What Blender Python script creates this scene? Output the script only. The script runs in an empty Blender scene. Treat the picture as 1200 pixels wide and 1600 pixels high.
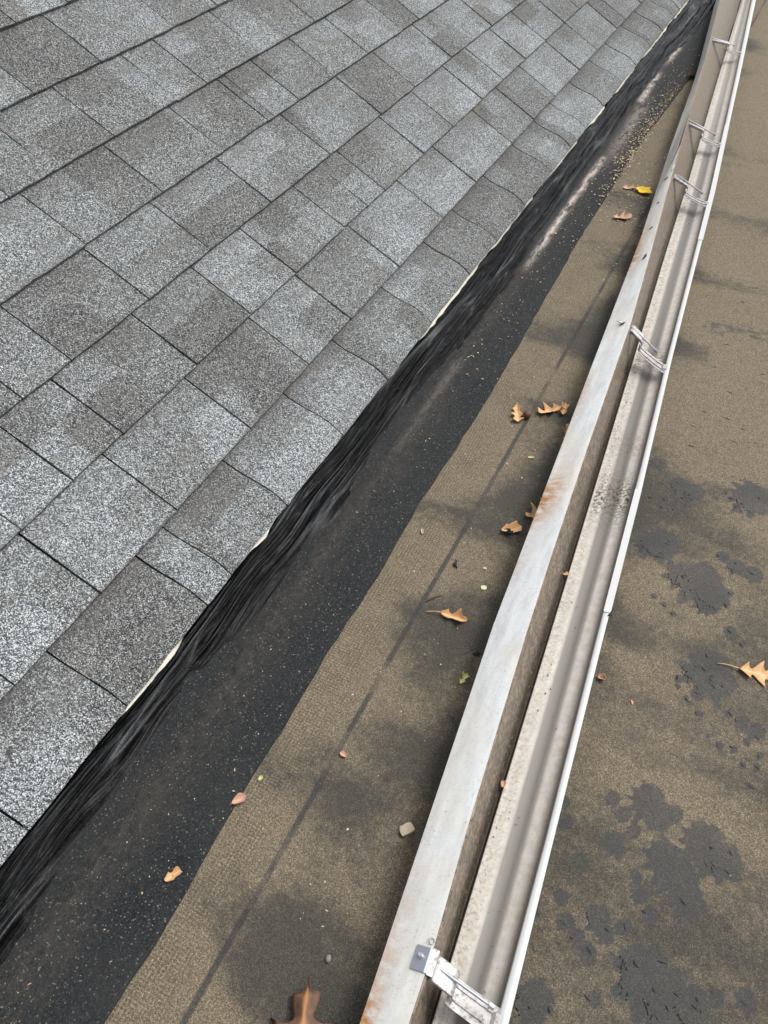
import bpy, bmesh, math, random
import numpy as np
from mathutils import Vector, Matrix
R = math.radians
scene = bpy.context.scene
col = scene.collection
rng = random.Random(7)
nr = np.random.RandomState(11)

# ------------------------------------------------------------------ camera
cam_d = bpy.data.cameras.new('camera')
cam = bpy.data.objects.new('camera', cam_d); col.objects.link(cam)
right = Vector((0.89306229, 0.44993304, 0)); upv = Vector((-0.33628415, 0.66748308, 0.66436384)); back = Vector((0.29891924, -0.59331829, 0.74740932))
back = -Vector((-0.29891924 * 1, 0.59331829, -0.74740932))
cam.matrix_world = Matrix(((right.x, upv.x, back.x, 0), (right.y, upv.y, back.y, 0), (right.z, upv.z, back.z, 1.0), (0, 0, 0, 1)))
cam_d.sensor_fit = 'VERTICAL'; cam_d.sensor_height = 32.0; cam_d.lens = 24.0     # f = 1200 px of 1600
cam_d.clip_start = 0.01; cam_d.clip_end = 2000
scene.camera = cam

# ------------------------------------------------------------------ world, sun, exposure
SUN_EL, SUN_AZ = R(60), R(45)          # azimuth from +X, counter-clockwise
w = bpy.data.worlds.new('World'); scene.world = w; w.use_nodes = True
nt = w.node_tree; nt.nodes.clear()
sky = nt.nodes.new('ShaderNodeTexSky'); sky.sky_type = 'NISHITA'; sky.sun_disc = False
sky.sun_elevation = SUN_EL; sky.sun_rotation = R(90) - SUN_AZ
sky.air_density = 1.0; sky.dust_density = 5.0; sky.ozone_density = 1.0
hs = nt.nodes.new('ShaderNodeHueSaturation'); hs.inputs['Saturation'].default_value = 0.22
bg = nt.nodes.new('ShaderNodeBackground'); bg.inputs['Strength'].default_value = 0.15
wo = nt.nodes.new('ShaderNodeOutputWorld')
nt.links.new(sky.outputs[0], hs.inputs['Color']); nt.links.new(hs.outputs[0], bg.inputs[0]); nt.links.new(bg.outputs[0], wo.inputs[0])
sd = bpy.data.lights.new('sun', 'SUN'); sd.energy = 1.1; sd.angle = R(20); sd.color = (1, 0.97, 0.92)
so = bpy.data.objects.new('sun', sd); col.objects.link(so)
sdir = Vector((math.cos(SUN_EL) * math.cos(SUN_AZ), math.cos(SUN_EL) * math.sin(SUN_AZ), math.sin(SUN_EL)))
so.rotation_euler = sdir.to_track_quat('Z', 'Y').to_euler(); so.location = (0, 0, 5)
vs = scene.view_settings; vs.view_transform = 'Standard'; vs.look = 'None'; vs.gamma = 1; vs.use_curve_mapping = False
vs.exposure = 0.5

# ------------------------------------------------------------------ node helpers
class NG:
    def __init__(s, name):
        s.m = bpy.data.materials.new(name); s.m.use_nodes = True
        s.t = s.m.node_tree; s.t.nodes.clear()
        s.out = s.t.nodes.new('ShaderNodeOutputMaterial')
        s.b = s.t.nodes.new('ShaderNodeBsdfPrincipled'); s.t.links.new(s.b.outputs[0], s.out.inputs[0])
        s.tc = s.t.nodes.new('ShaderNodeTexCoord'); s.obj = s.tc.outputs['Object']
    def link(s, a, b): s.t.links.new(a, b)
    def set(s, inp, v):
        if hasattr(v, 'links') or isinstance(v, bpy.types.NodeSocket): s.t.links.new(v, inp)
        else: inp.default_value = v
    def mapping(s, vec, scale=(1, 1, 1), rot=(0, 0, 0), loc=(0, 0, 0)):
        n = s.t.nodes.new('ShaderNodeMapping'); s.set(n.inputs['Vector'], vec)
        n.inputs['Scale'].default_value = scale; n.inputs['Rotation'].default_value = rot; n.inputs['Location'].default_value = loc
        return n.outputs[0]
    def noise(s, vec, scale, detail=2, rough=0.5, dist=0):
        n = s.t.nodes.new('ShaderNodeTexNoise'); s.set(n.inputs['Vector'], vec)
        n.inputs['Scale'].default_value = scale; n.inputs['Detail'].default_value = detail
        n.inputs['Roughness'].default_value = rough; n.inputs['Distortion'].default_value = dist
        return n.outputs['Fac']
    def voro(s, vec, scale, feature='F1', metric='EUCLIDEAN', out='Color', rnd=1):
        n = s.t.nodes.new('ShaderNodeTexVoronoi'); n.feature = feature; n.distance = metric
        s.set(n.inputs['Vector'], vec); n.inputs['Scale'].default_value = scale; n.inputs['Randomness'].default_value = rnd
        return n.outputs[out]
    def math(s, op, a, b=0.0, c=None, clamp=False):
        n = s.t.nodes.new('ShaderNodeMath'); n.operation = op; n.use_clamp = clamp
        s.set(n.inputs[0], a); s.set(n.inputs[1], b)
        if c is not None: s.set(n.inputs[2], c)
        return n.outputs[0]
    def rng(s, v, a, b, c=0.0, d=1.0, smooth=False):
        n = s.t.nodes.new('ShaderNodeMapRange'); n.interpolation_type = 'SMOOTHSTEP' if smooth else 'LINEAR'
        s.set(n.inputs[0], v)
        for i, x in enumerate((a, b, c, d)): n.inputs[i + 1].default_value = x
        return n.outputs[0]
    def ramp(s, v, stops, interp='LINEAR'):
        n = s.t.nodes.new('ShaderNodeValToRGB'); s.set(n.inputs[0], v); cr = n.color_ramp; cr.interpolation = interp
        while len(cr.elements) > 1: cr.elements.remove(cr.elements[-1])
        cr.elements[0].position = stops[0][0]; cr.elements[0].color = (*stops[0][1], 1)
        for p, c in stops[1:]:
            e = cr.elements.new(p); e.color = (*c, 1)
        return n.outputs[0]
    def mix(s, f, a, b, mode='MIX'):
        n = s.t.nodes.new('ShaderNodeMix'); n.data_type = 'RGBA'; n.blend_type = mode
        s.set(n.inputs[0], f)
        for i, x in ((6, a), (7, b)):
            if isinstance(x, tuple): n.inputs[i].default_value = (*x, 1)
            else: s.link(x, n.inputs[i])
        return n.outputs[2]
    def attr(s, name, out='Fac'):
        n = s.t.nodes.new('ShaderNodeAttribute'); n.attribute_name = name; return n.outputs[out]
    def sep(s, v):
        n = s.t.nodes.new('ShaderNodeSeparateXYZ'); s.link(v, n.inputs[0]); return n.outputs
    def sepc(s, v):
        n = s.t.nodes.new('ShaderNodeSeparateColor'); s.link(v, n.inputs[0]); return n.outputs
    def bump(s, h, strength, dist=0.001, normal=None):
        n = s.t.nodes.new('ShaderNodeBump'); n.inputs['Strength'].default_value = strength; n.inputs['Distance'].default_value = dist
        s.link(h, n.inputs['Height'])
        if normal is not None: s.link(normal, n.inputs['Normal'])
        return n.outputs[0]
    def island(s):
        n = s.t.nodes.new('ShaderNodeNewGeometry'); return n.outputs['Random Per Island']
    def orand(s):
        n = s.t.nodes.new('ShaderNodeObjectInfo'); return n.outputs['Random']
    def fin(s, base, rough=0.8, metal=0.0, normal=None, spec=0.5, coat=0):
        if isinstance(base, tuple): s.b.inputs['Base Color'].default_value = (*base, 1)
        else: s.link(base, s.b.inputs['Base Color'])
        s.set(s.b.inputs['Roughness'], rough); s.set(s.b.inputs['Metallic'], metal); s.b.inputs['Specular IOR Level'].default_value = spec
        if normal is not None: s.link(normal, s.b.inputs['Normal'])
        return s.m

def granules(g, vec, scale, seed=0.0):
    """two generations of mineral grains: returns random 0..1 value per grain and bump height"""
    v = g.mapping(vec, loc=(seed, seed * 1.7, 0))
    c = g.sepc(g.voro(v, scale, out='Color'))
    d = g.voro(v, scale, out='Distance')
    return c[0], c[1], d

# ------------------------------------------------------------------ materials
def mat_shingle():
    g = NG('asphalt_shingle')
    r1, r2, d = granules(g, g.obj, 640)
    q1, q2, e = granules(g, g.obj, 1150, 3.3)
    val = g.math('ADD', g.math('MULTIPLY', r1, 0.62), g.math('MULTIPLY', q1, 0.38))
    uv = g.t.nodes.new('ShaderNodeUVMap').outputs[0]
    # colour blends: straight-sided light and dark drops, half a course high
    us = g.sep(uv)
    dith = g.rng(g.noise(g.obj, 170, 3, 0.7), 0.3, 0.7, -1, 1)
    cr = g.math('FLOOR', us[1])
    wn0 = g.t.nodes.new('ShaderNodeTexWhiteNoise'); wn0.noise_dimensions = '1D'; g.link(cr, wn0.inputs['W'])
    uu = g.math('ADD', g.math('MULTIPLY', us[0], 9.5), g.math('MULTIPLY', wn0.outputs['Value'], 7.3))
    uvf = g.mapping(uv, scale=(1, 0.14, 1))
    uu = g.math('ADD', g.math('ADD', uu, g.math('MULTIPLY', dith, 0.09)), g.rng(g.noise(uvf, 2.2, 0), 0.3, 0.7, -0.5, 0.5))
    fr = g.math('ADD', g.math('FRACT', us[1]), g.math('MULTIPLY', dith, 0.03))
    half = g.math('GREATER_THAN', fr, 0.56)
    cv = g.t.nodes.new('ShaderNodeCombineXYZ'); g.link(g.math('FLOOR', uu), cv.inputs[0]); g.link(g.math('ADD', g.math('MULTIPLY', cr, 2.0), half), cv.inputs[1])
    wn = g.t.nodes.new('ShaderNodeTexWhiteNoise'); wn.noise_dimensions = '2D'; g.link(cv.outputs[0], wn.inputs['Vector'])
    soft = g.noise(uvf, 7, 2)
    tone = g.math('ADD', g.math('MULTIPLY', wn.outputs['Value'], 0.62), g.math('MULTIPLY', soft, 0.38))
    tone = g.math('ADD', tone, g.rng(g.orand(), 0, 1, -0.26, 0.26))
    sh = g.math('ADD', val, g.rng(tone, 0.1, 0.9, -0.125, 0.045))
    grain = g.ramp(sh, [(0.0, (0.018, 0.018, 0.02)), (0.26, (0.045, 0.046, 0.048)), (0.42, (0.12, 0.123, 0.125)), (0.58, (0.22, 0.23, 0.235)), (0.72, (0.45, 0.46, 0.465)), (0.88, (0.80, 0.80, 0.79))])
    hue = g.ramp(r2, [(0, (1.0, 0.96, 0.90)), (0.35, (1, 1, 1)), (0.7, (0.93, 1.0, 1.0)), (1, (0.95, 0.98, 1.03))])
    c = g.mix(1.0, grain, hue, 'MULTIPLY')
    c = g.mix(1.0, c, g.mix(g.rng(tone, 0.25, 0.75), (0.76, 0.748, 0.725), (0.755, 0.78, 0.80)), 'MULTIPLY')
    warm = g.rng(g.noise(uv, 5.5, 3), 0.5, 0.72)
    c = g.mix(g.math('MULTIPLY', warm, 0.5), c, (0.13, 0.125, 0.112))
    # darker upper band, sides and butt edge of each course
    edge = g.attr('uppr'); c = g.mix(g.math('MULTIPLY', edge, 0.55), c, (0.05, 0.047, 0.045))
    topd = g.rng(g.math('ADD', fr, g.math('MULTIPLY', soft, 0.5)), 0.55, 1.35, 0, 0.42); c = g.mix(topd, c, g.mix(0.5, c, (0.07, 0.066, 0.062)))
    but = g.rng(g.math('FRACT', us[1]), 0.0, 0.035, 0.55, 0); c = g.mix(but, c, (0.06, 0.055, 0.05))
    n = g.bump(g.math('SUBTRACT', g.math('MULTIPLY', val, 0.6), d), 0.55, 0.0012)
    return g.fin(c, 0.88, 0, n, 0.3)

def mat_black(name='bitumen', base=(0.012, 0.012, 0.013), rough=0.6):
    g = NG(name)
    n1 = g.noise(g.obj, 140, 3)
    return g.fin(base, rough, 0, g.bump(n1, 0.4, 0.001), 0.4)

def mat_cement():
    g = NG('roof_cement')
    v = g.mapping(g.obj, scale=(1, 0.22, 1), rot=(0, 0, R(-3)))
    a = g.noise(v, 260, 4, 0.6, 0.6); b = g.noise(v, 90, 3, 0.55, 0.3)
    f = g.noise(g.obj, 300, 4, 0.7)
    h = g.math('ADD', g.math('ADD', a, g.math('MULTIPLY', b, 1.5)), g.math('MULTIPLY', f, 0.8))
    dusty = g.rng(g.noise(g.mapping(g.obj, scale=(1, 0.35, 1)), 26, 3), 0.52, 0.75)
    c = g.mix(dusty, (0.0012, 0.0013, 0.0015), (0.0035, 0.0038, 0.0042))
    c = g.mix(g.math('MULTIPLY', g.attr('crest_glint'), g.rng(f, 0.3, 0.6, 0.35, 1)), c, (0.10, 0.105, 0.11))  # gloss highlights on the ridge tops, painted as pale colour
    ro = g.rng(g.noise(v, 40, 3), 0.3, 0.7, 0.2, 0.42)
    # brown dust carried by rain along the feathered foot
    ft = g.attr('foot'); ft = g.math('MULTIPLY', ft, g.rng(g.noise(g.obj, 200, 4, 0.7), 0.42, 0.68))
    c = g.mix(g.math('MULTIPLY', ft, 0.3), c, (0.045, 0.038, 0.031))
    return g.fin(c, ro, 0, g.bump(h, 0.5, 0.0014), 0.07)

def mat_membrane():
    g = NG('black_mineral_membrane')
    r1, r2, d = granules(g, g.obj, 620)
    fine = g.noise(g.obj, 700, 3, 0.7)
    c = g.ramp(r1, [(0, (0.006, 0.0075, 0.0085)), (0.5, (0.013, 0.0155, 0.0175)), (0.86, (0.024, 0.027, 0.0295)), (0.965, (0.04, 0.04, 0.039)), (1, (0.16, 0.15, 0.13))])
    big = g.noise(g.obj, 7, 3)
    c = g.mix(g.rng(big, 0.35, 0.7, 0.0, 0.35), c, (0.034, 0.033, 0.031))
    br = g.attr('dust'); br = g.math('MULTIPLY', br, g.rng(g.noise(g.mapping(g.obj, scale=(1, 0.5, 1)), 120, 4, 0.7), 0.36, 0.66))
    c = g.mix(g.math('MULTIPLY', br, 0.38, clamp=True), c, (0.085, 0.068, 0.052))
    wh = g.attr('chalk'); wh = g.math('MULTIPLY', wh, g.rng(g.noise(g.mapping(g.obj, scale=(1, 0.3, 1)), 90, 4, 0.75), 0.36, 0.56))
    c = g.mix(g.math('MULTIPLY', wh, 0.9, clamp=True), c, (0.44, 0.39, 0.35))
    return g.fin(c, 0.8, 0, g.bump(g.math('ADD', g.math('MULTIPLY', d, 0.7), fine), 0.5, 0.001), 0.2)

def mat_lowroof():
    g = NG('weathered_roll_roofing')
    x, y, z = g.sep(g.obj)
    r1, r2, d = granules(g, g.obj, 1000)
    fine = g.noise(g.obj, 760, 4, 0.8)
    val = g.math('ADD', g.math('MULTIPLY', r1, 0.55), g.math('MULTIPLY', fine, 0.5))
    tan = g.ramp(val, [(0.12, (0.046, 0.038, 0.025)), (0.36, (0.092, 0.076, 0.049)), (0.56, (0.148, 0.119, 0.080)), (0.76, (0.232, 0.189, 0.130)), (0.93, (0.5, 0.45, 0.34))])
    gry = g.ramp(val, [(0.1, (0.020, 0.020, 0.018)), (0.42, (0.040, 0.037, 0.031)), (0.65, (0.062, 0.056, 0.045)), (0.84, (0.10, 0.09, 0.07)), (0.97, (0.3, 0.28, 0.22))])
    drk = g.ramp(val, [(0.1, (0.017, 0.018, 0.020)), (0.55, (0.028, 0.029, 0.030)), (0.85, (0.046, 0.047, 0.047)), (0.98, (0.19, 0.18, 0.17))])
    # dust film: waves across the sheet, heavier along the lap, with shade painted in
    wv = g.noise(g.mapping(g.obj, scale=(2.2, 5.5, 1)), 1.0, 3, 0.55, 0.4)
    md = g.noise(g.obj, 17, 4, 0.6)
    film_shade = g.math('ADD', g.math('MULTIPLY', wv, 0.75), g.math('MULTIPLY', md, 0.25))
    film_shade = g.math('ADD', film_shade, g.attr('film_shade'))
    film_shade = g.math('ADD', film_shade, g.rng(g.noise(g.obj, 90, 3, 0.7), 0.3, 0.7, -0.05, 0.05))
    c = g.mix(g.rng(film_shade, 0.40, 0.62, 0, 1, True), gry, tan)
    # bare dark spots where the surfacing has lifted
    p = g.math('ADD', g.attr('patch'), g.math('ADD', g.rng(g.noise(g.obj, 60, 5, 0.7), 0.25, 0.75, -0.36, 0.36), g.rng(fine, 0.25, 0.75, -0.1, 0.1)))
    pf = g.rng(p, 0.36, 0.62, 0, 1, True)
    c = g.mix(g.math('MULTIPLY', pf, g.rng(md, 0.3, 0.65, 0.62, 0.9)), c, drk)
    # chalk lay line
    wob = g.rng(g.noise(g.mapping(g.obj, scale=(1, 0.2, 1)), 12, 2), 0, 1, -0.004, 0.004)
    dl = g.math('ABSOLUTE', g.math('ADD', g.math('SUBTRACT', x, -0.2595), wob))
    ln = g.rng(dl, 0.0026, 0.0052, 1, 0)
    ln = g.math('MULTIPLY', ln, g.rng(g.noise(g.mapping(g.obj, scale=(0.3, 1, 1)), 9, 4), 0.36, 0.5, 0.25, 1))
    c = g.mix(g.math('MULTIPLY', ln, 0.8), c, drk)
    # embossed rows along the selvedge
    band = g.math('MULTIPLY', g.rng(x, -0.395, -0.34, 1, 1), g.rng(x, -0.315, -0.262, 1, 0, True))
    wx = g.math('SINE', g.math('MULTIPLY', g.math('ADD', x, g.math('MULTIPLY', y, 0.02)), 6.2832 / 0.0052))
    wy = g.math('SINE', g.math('MULTIPLY', g.math('ADD', y, g.math('MULTIPLY', fine, 0.002)), 6.2832 / 0.0045))
    em = g.math('MULTIPLY', g.math('ADD', g.math('MULTIPLY', wx, 0.6), g.math('MULTIPLY', wy, 0.5)), band)
    c = g.mix(g.math('MULTIPLY', g.rng(em, 0.1, -0.8, 0, 0.62), g.rng(g.noise(g.obj, 22, 3), 0.35, 0.6, 0.25, 1)), c, (0.03, 0.029, 0.026))
    hgt = g.math('ADD', g.math('ADD', g.math('MULTIPLY', fine, 1.1), g.math('MULTIPLY', em, 0.35)), g.math('MULTIPLY', pf, -0.5))
    ro = g.rng(pf, 0, 1, 0.85, 0.66)
    return g.fin(c, ro, 0, g.bump(hgt, 0.5, 0.0012), 0.35)

def dirtmask(g, sc, a, b, det=5, ro=0.7, st=(1, 1, 1)):
    return g.rng(g.noise(g.mapping(g.obj, scale=st), sc, det, ro), a, b)

def mat_apron():
    g = NG('white_painted_apron')
    smear = g.noise(g.mapping(g.obj, scale=(1, 0.28, 1), rot=(0, 0, R(38))), 60, 5, 0.7)
    c = g.mix(g.rng(smear, 0.42, 0.7, 0, 0.75), (0.61, 0.63, 0.635), (0.46, 0.465, 0.46))
    c = g.mix(g.math('MULTIPLY', dirtmask(g, 240, 0.63, 0.72), 0.7), c, (0.10, 0.085, 0.065))
    scr = g.noise(g.mapping(g.obj, scale=(0.18, 1, 1), rot=(0, 0, R(-48))), 420, 4, 0.7)
    c = g.mix(g.rng(scr, 0.56, 0.75, 0, 0.7), c, (0.26, 0.245, 0.22))
    warm = g.rng(g.noise(g.obj, 7, 2), 0.48, 0.7)
    c = g.mix(g.math('MULTIPLY', warm, 0.3), c, (0.6, 0.52, 0.36))
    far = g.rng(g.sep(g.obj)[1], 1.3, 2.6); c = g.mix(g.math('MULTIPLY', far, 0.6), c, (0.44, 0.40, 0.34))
    # rust stains, drawn out towards the free edge
    ru = g.attr('rust'); stk = g.noise(g.mapping(g.obj, scale=(0.25, 1, 1), rot=(0, 0, R(-20))), 95, 4, 0.65)
    rf = g.math('MULTIPLY', ru, g.rng(stk, 0.32, 0.58, 0.15, 1.5), clamp=True)
    c = g.mix(rf, c, (0.36, 0.165, 0.045))
    return g.fin(c, g.rng(smear, 0.4, 0.7, 0.42, 0.6), 0, g.bump(smear, 0.15, 0.001), 0.5)

def mat_trough():
    g = NG('aluminium_trough')
    u = g.attr('prof')                    # 0 back wall top .. 1 lip
    vy = g.sep(g.obj)[1]
    spk = g.noise(g.obj, 230, 5, 0.75); spk2 = g.noise(g.obj, 75, 4, 0.7)
    lng = g.noise(g.mapping(g.obj, scale=(1, 0.04, 1)), 110, 3, 0.6)
    # silt on the back wall, thickest in the corner
    wall = g.mix(g.rng(spk2, 0.35, 0.65), (0.11, 0.078, 0.05), (0.27, 0.215, 0.16))
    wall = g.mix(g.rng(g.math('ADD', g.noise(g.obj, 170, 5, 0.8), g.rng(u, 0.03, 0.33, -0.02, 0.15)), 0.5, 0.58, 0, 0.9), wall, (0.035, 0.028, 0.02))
    wall = g.mix(g.math('MULTIPLY', g.rng(u, 0.24, 0.36), 0.75), wall, (0.045, 0.036, 0.026))  # corner band darkened further: crease shade painted in with the silt
    wall = g.mix(g.math('MULTIPLY', g.rng(vy, 1.2, 2.6), 0.55), wall, (0.2, 0.17, 0.13))
    metal = g.mix(g.rng(lng, 0.35, 0.65), (0.50, 0.49, 0.47), (0.62, 0.61, 0.59))
    # bright and grey reflection bands of the metal, painted into the colour
    midc = g.attr('mid')
    m = g.mix(midc, g.mix(g.rng(spk2, 0.3, 0.7), (0.56, 0.515, 0.45), (0.72, 0.685, 0.63)), (0.175, 0.168, 0.152))
    lowd = g.attr('silt')
    lowd = g.math('MULTIPLY', lowd, g.rng(spk, 0.47, 0.66), clamp=True)
    m = g.mix(g.math('MULTIPLY', lowd, 0.75), m, (0.13, 0.095, 0.062))
    # local clumps of grit
    cl = g.math('MULTIPLY', g.attr('grit'), g.rng(g.noise(g.obj, 190, 5, 0.75), 0.46, 0.56), clamp=True)
    m = g.mix(cl, m, (0.07, 0.052, 0.035))
    spots = g.rng(g.voro(g.obj, 70, out='Distance'), 0.03, 0.055, 1, 0)
    m = g.mix(g.math('MULTIPLY', spots, 0.8), m, (0.04, 0.035, 0.03))
    c = g.mix(g.rng(u, 0.375, 0.385), wall, m)
    met = g.math('MULTIPLY', g.rng(u, 0.42, 0.5), g.rng(lowd, 0, 1, 0.75, 0.0))
    met = g.math('MULTIPLY', met, 0.5)
    ro = g.rng(midc, 0, 1, 0.42, 0.5)
    return g.fin(c, ro, met, g.bump(g.math('ADD', g.math('MULTIPLY', spk, 0.6), lng), 0.25, 0.0008), 0.5)

def mat_whitepaint(name='white_gutter_paint', base=(0.50, 0.51, 0.505), dirt=0.6):
    g = NG(name)
    c = g.mix(g.math('MULTIPLY', dirtmask(g, 120, 0.5, 0.75), dirt * 0.4), base, (0.4, 0.39, 0.36))
    c = g.mix(g.math('MULTIPLY', dirtmask(g, 330, 0.66, 0.74), dirt), c, (0.1, 0.09, 0.075))
    return g.fin(c, 0.42, 0, None, 0.5)

def mat_metal(name, base, rough=0.4, dirt=0.3, metal=0.9):
    g = NG(name)
    n = g.noise(g.obj, 160, 4, 0.7)
    c = g.mix(g.math('MULTIPLY', g.rng(n, 0.5, 0.68), dirt), base, (0.16, 0.13, 0.1))
    return g.fin(c, g.rng(n, 0.3, 0.7, rough, rough + 0.15), metal, g.bump(n, 0.15, 0.0005), 0.5)

def mat_leaf(name, a, b, vein):
    g = NG(name)
    n = g.noise(g.obj, 55, 4, 0.6)
    c = g.mix(g.rng(n, 0.35, 0.65), a, b)
    c = g.mix(g.math('MULTIPLY', dirtmask(g, 260, 0.62, 0.74), 0.5), c, (a[0] * .3, a[1] * .25, a[2] * .2))
    c = g.mix(g.attr('vein'), c, vein)
    c = g.mix(g.math('MULTIPLY', g.attr('tip'), 0.45), c, (b[0] * .55, b[1] * .45, b[2] * .4))
    return g.fin(c, 0.6, 0, g.bump(n, 0.3, 0.001), 0.35)

def mat_chips():
    g = NG('seed_scales')
    c = g.ramp(g.island(), [(0, (0.30, 0.18, 0.10)), (0.3, (0.5, 0.37, 0.22)), (0.55, (0.62, 0.52, 0.32)), (0.8, (0.7, 0.66, 0.5)), (1, (0.42, 0.22, 0.12))])
    return g.fin(c, 0.7)

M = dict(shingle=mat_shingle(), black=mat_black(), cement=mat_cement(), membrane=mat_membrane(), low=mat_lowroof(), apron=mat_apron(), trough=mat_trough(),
         white=mat_whitepaint(), drip=mat_whitepaint('cream_drip_edge_paint', (0.68, 0.65, 0.56), 0.7), alu=mat_metal('hanger_aluminium', (0.46, 0.45, 0.44), 0.45, 0.9, 0.4),
         zinc=mat_metal('zinc_plate', (0.42, 0.45, 0.5), 0.34, 0.1, 0.8), screw=mat_metal('screw_steel', (0.5, 0.51, 0.54), 0.3, 0.2, 0.9),
         tan=mat_leaf('dry_tan_leaf', (0.50, 0.27, 0.12), (0.62, 0.38, 0.18), (0.66, 0.45, 0.25)),
         pink=mat_leaf('pinkish_dry_leaf', (0.44, 0.25, 0.17), (0.55, 0.34, 0.24), (0.5, 0.35, 0.25)),
         brown=mat_leaf('dark_brown_leaf', (0.060, 0.032, 0.022), (0.15, 0.080, 0.048), (0.42, 0.20, 0.08)),
         yellow=mat_leaf('yellow_leaf', (0.80, 0.52, 0.03), (0.85, 0.62, 0.05), (0.8, 0.45, 0.04)),
         green=mat_leaf('yellow_green_leaf', (0.38, 0.38, 0.12), (0.5, 0.48, 0.2), (0.5, 0.5, 0.25)),
         chips=mat_chips(), paleslab=mat_leaf('pale_chip', (0.42, 0.35, 0.25), (0.5, 0.43, 0.32), (0.4, 0.35, 0.25)),
         palegreen=mat_leaf('pale_green_chip', (0.55, 0.55, 0.33), (0.62, 0.60, 0.4), (0.5, 0.5, 0.3)),
         grey=mat_leaf('grey_pebble', (0.16, 0.16, 0.15), (0.24, 0.23, 0.22), (0.2, 0.2, 0.2)))
gg = NG('brown_grit'); M['grit'] = gg.fin(gg.ramp(gg.island(), [(0, (0.02, 0.015, 0.01)), (0.7, (0.07, 0.05, 0.03)), (1, (0.25, 0.18, 0.1))]), 0.85)
gm = NG('ground_grass'); M['ground'] = gm.fin(gm.mix(gm.noise(gm.obj, 0.7, 4), (0.05, 0.07, 0.03), (0.09, 0.09, 0.05)), 0.95)
M['deck'] = mat_black('shingle_underlay', (0.016, 0.015, 0.015), 0.8)

# ------------------------------------------------------------------ object helpers
def mesh_obj(name, verts, faces, mat, parent=None, smooth=False, attrs=None, mats=None, fmat=None, uv=None):
    me = bpy.data.meshes.new(name); me.from_pydata([tuple(map(float, v)) for v in verts] if not isinstance(verts, np.ndarray) else verts.tolist(), [], faces)
    for m_ in (mats or [mat]): me.materials.append(m_)
    if fmat is not None: me.polygons.foreach_set('material_index', fmat)
    if smooth: me.polygons.foreach_set('use_smooth', [True] * len(me.polygons))
    if attrs:
        for k, v in attrs.items():
            a = me.attributes.new(k, 'FLOAT', 'POINT'); a.data.foreach_set('value', np.asarray(v, dtype=np.float32).ravel())
    if uv is not None:
        l = me.uv_layers.new(name='UVMap'); vi = np.zeros(len(me.loops), dtype=np.int32); me.loops.foreach_get('vertex_index', vi)
        l.data.foreach_set('uv', np.asarray(uv, dtype=np.float32)[vi].ravel())
    me.update()
    o = bpy.data.objects.new(name, me); col.objects.link(o)
    if parent is not None:
        o.parent = parent; o.matrix_parent_inverse = parent.matrix_basis.inverted()
    return o
def tag(o, label=None, cat=None, group=None, kind=None):
    for k, v in (('label', label), ('category', cat), ('group', group), ('kind', kind)):
        if v: o[k] = v
    return o
def empty(name, loc=(0, 0, 0)):
    o = bpy.data.objects.new(name, None); o.location = loc; o.empty_display_size = 0.05; col.objects.link(o); return o
def grid_faces(nu, nv):
    i = np.arange(nu - 1)[:, None] * nv + np.arange(nv - 1)[None, :]
    i = i.ravel(); return np.stack([i, i + nv, i + nv + 1, i + 1], 1).tolist()
def vnoise(x, y, seed=0):
    """smooth value noise on arrays, 0..1"""
    x = np.asarray(x, float); y = np.asarray(y, float)
    xi = np.floor(x).astype(np.int64); yi = np.floor(y).astype(np.int64); xf = x - xi; yf = y - yi
    def h(a, b):
        n = (a * 374761393 + b * 668265263 + seed * 974634777) & 0x7fffffff
        n = ((n ^ (n >> 13)) * 1274126177) & 0x7fffffff
        return ((n ^ (n >> 16)) & 0xffff) / 65535.0
    u = xf * xf * (3 - 2 * xf); v = yf * yf * (3 - 2 * yf)
    return (h(xi, yi) * (1 - u) + h(xi + 1, yi) * u) * (1 - v) + (h(xi, yi + 1) * (1 - u) + h(xi + 1, yi + 1) * u) * v
def sstep(a, b, x):
    t = np.clip((x - a) / (b - a), 0, 1); return t * t * (3 - 2 * t)
def tube(bm, pts, radii, seg=8):
    rings = []
    for i, p in enumerate(pts):
        p = Vector(p); d = (Vector(pts[min(i + 1, len(pts) - 1)]) - Vector(pts[max(i - 1, 0)])).normalized()
        a = d.orthogonal().normalized(); b = d.cross(a)
        rings.append([bm.verts.new(p + (a * math.cos(2 * math.pi * k / seg) + b * math.sin(2 * math.pi * k / seg)) * radii[i]) for k in range(seg)])
    for r0, r1 in zip(rings, rings[1:]):
        for k in range(seg): bm.faces.new((r0[k], r0[(k + 1) % seg], r1[(k + 1) % seg], r1[k]))
    bm.faces.new(rings[0][::-1]); bm.faces.new(rings[-1])
def bm_obj(name, bm, mat, parent=None, smooth=False):
    bmesh.ops.recalc_face_normals(bm, faces=bm.faces)
    me = bpy.data.meshes.new(name); bm.to_mesh(me); bm.free(); me.materials.append(mat)
    if smooth: me.polygons.foreach_set('use_smooth', [True] * len(me.polygons))
    o = bpy.data.objects.new(name, me); col.objects.link(o)
    if parent is not None: o.parent = parent; o.matrix_parent_inverse = parent.matrix_basis.inverted()
    return o

# ------------------------------------------------------------------ ground and low roof
tag(mesh_obj('ground', [(-300, -300, -3), (300, -300, -3), (300, 300, -3), (-300, 300, -3)], [(0, 1, 2, 3)], M['ground']), kind='structure')

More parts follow.
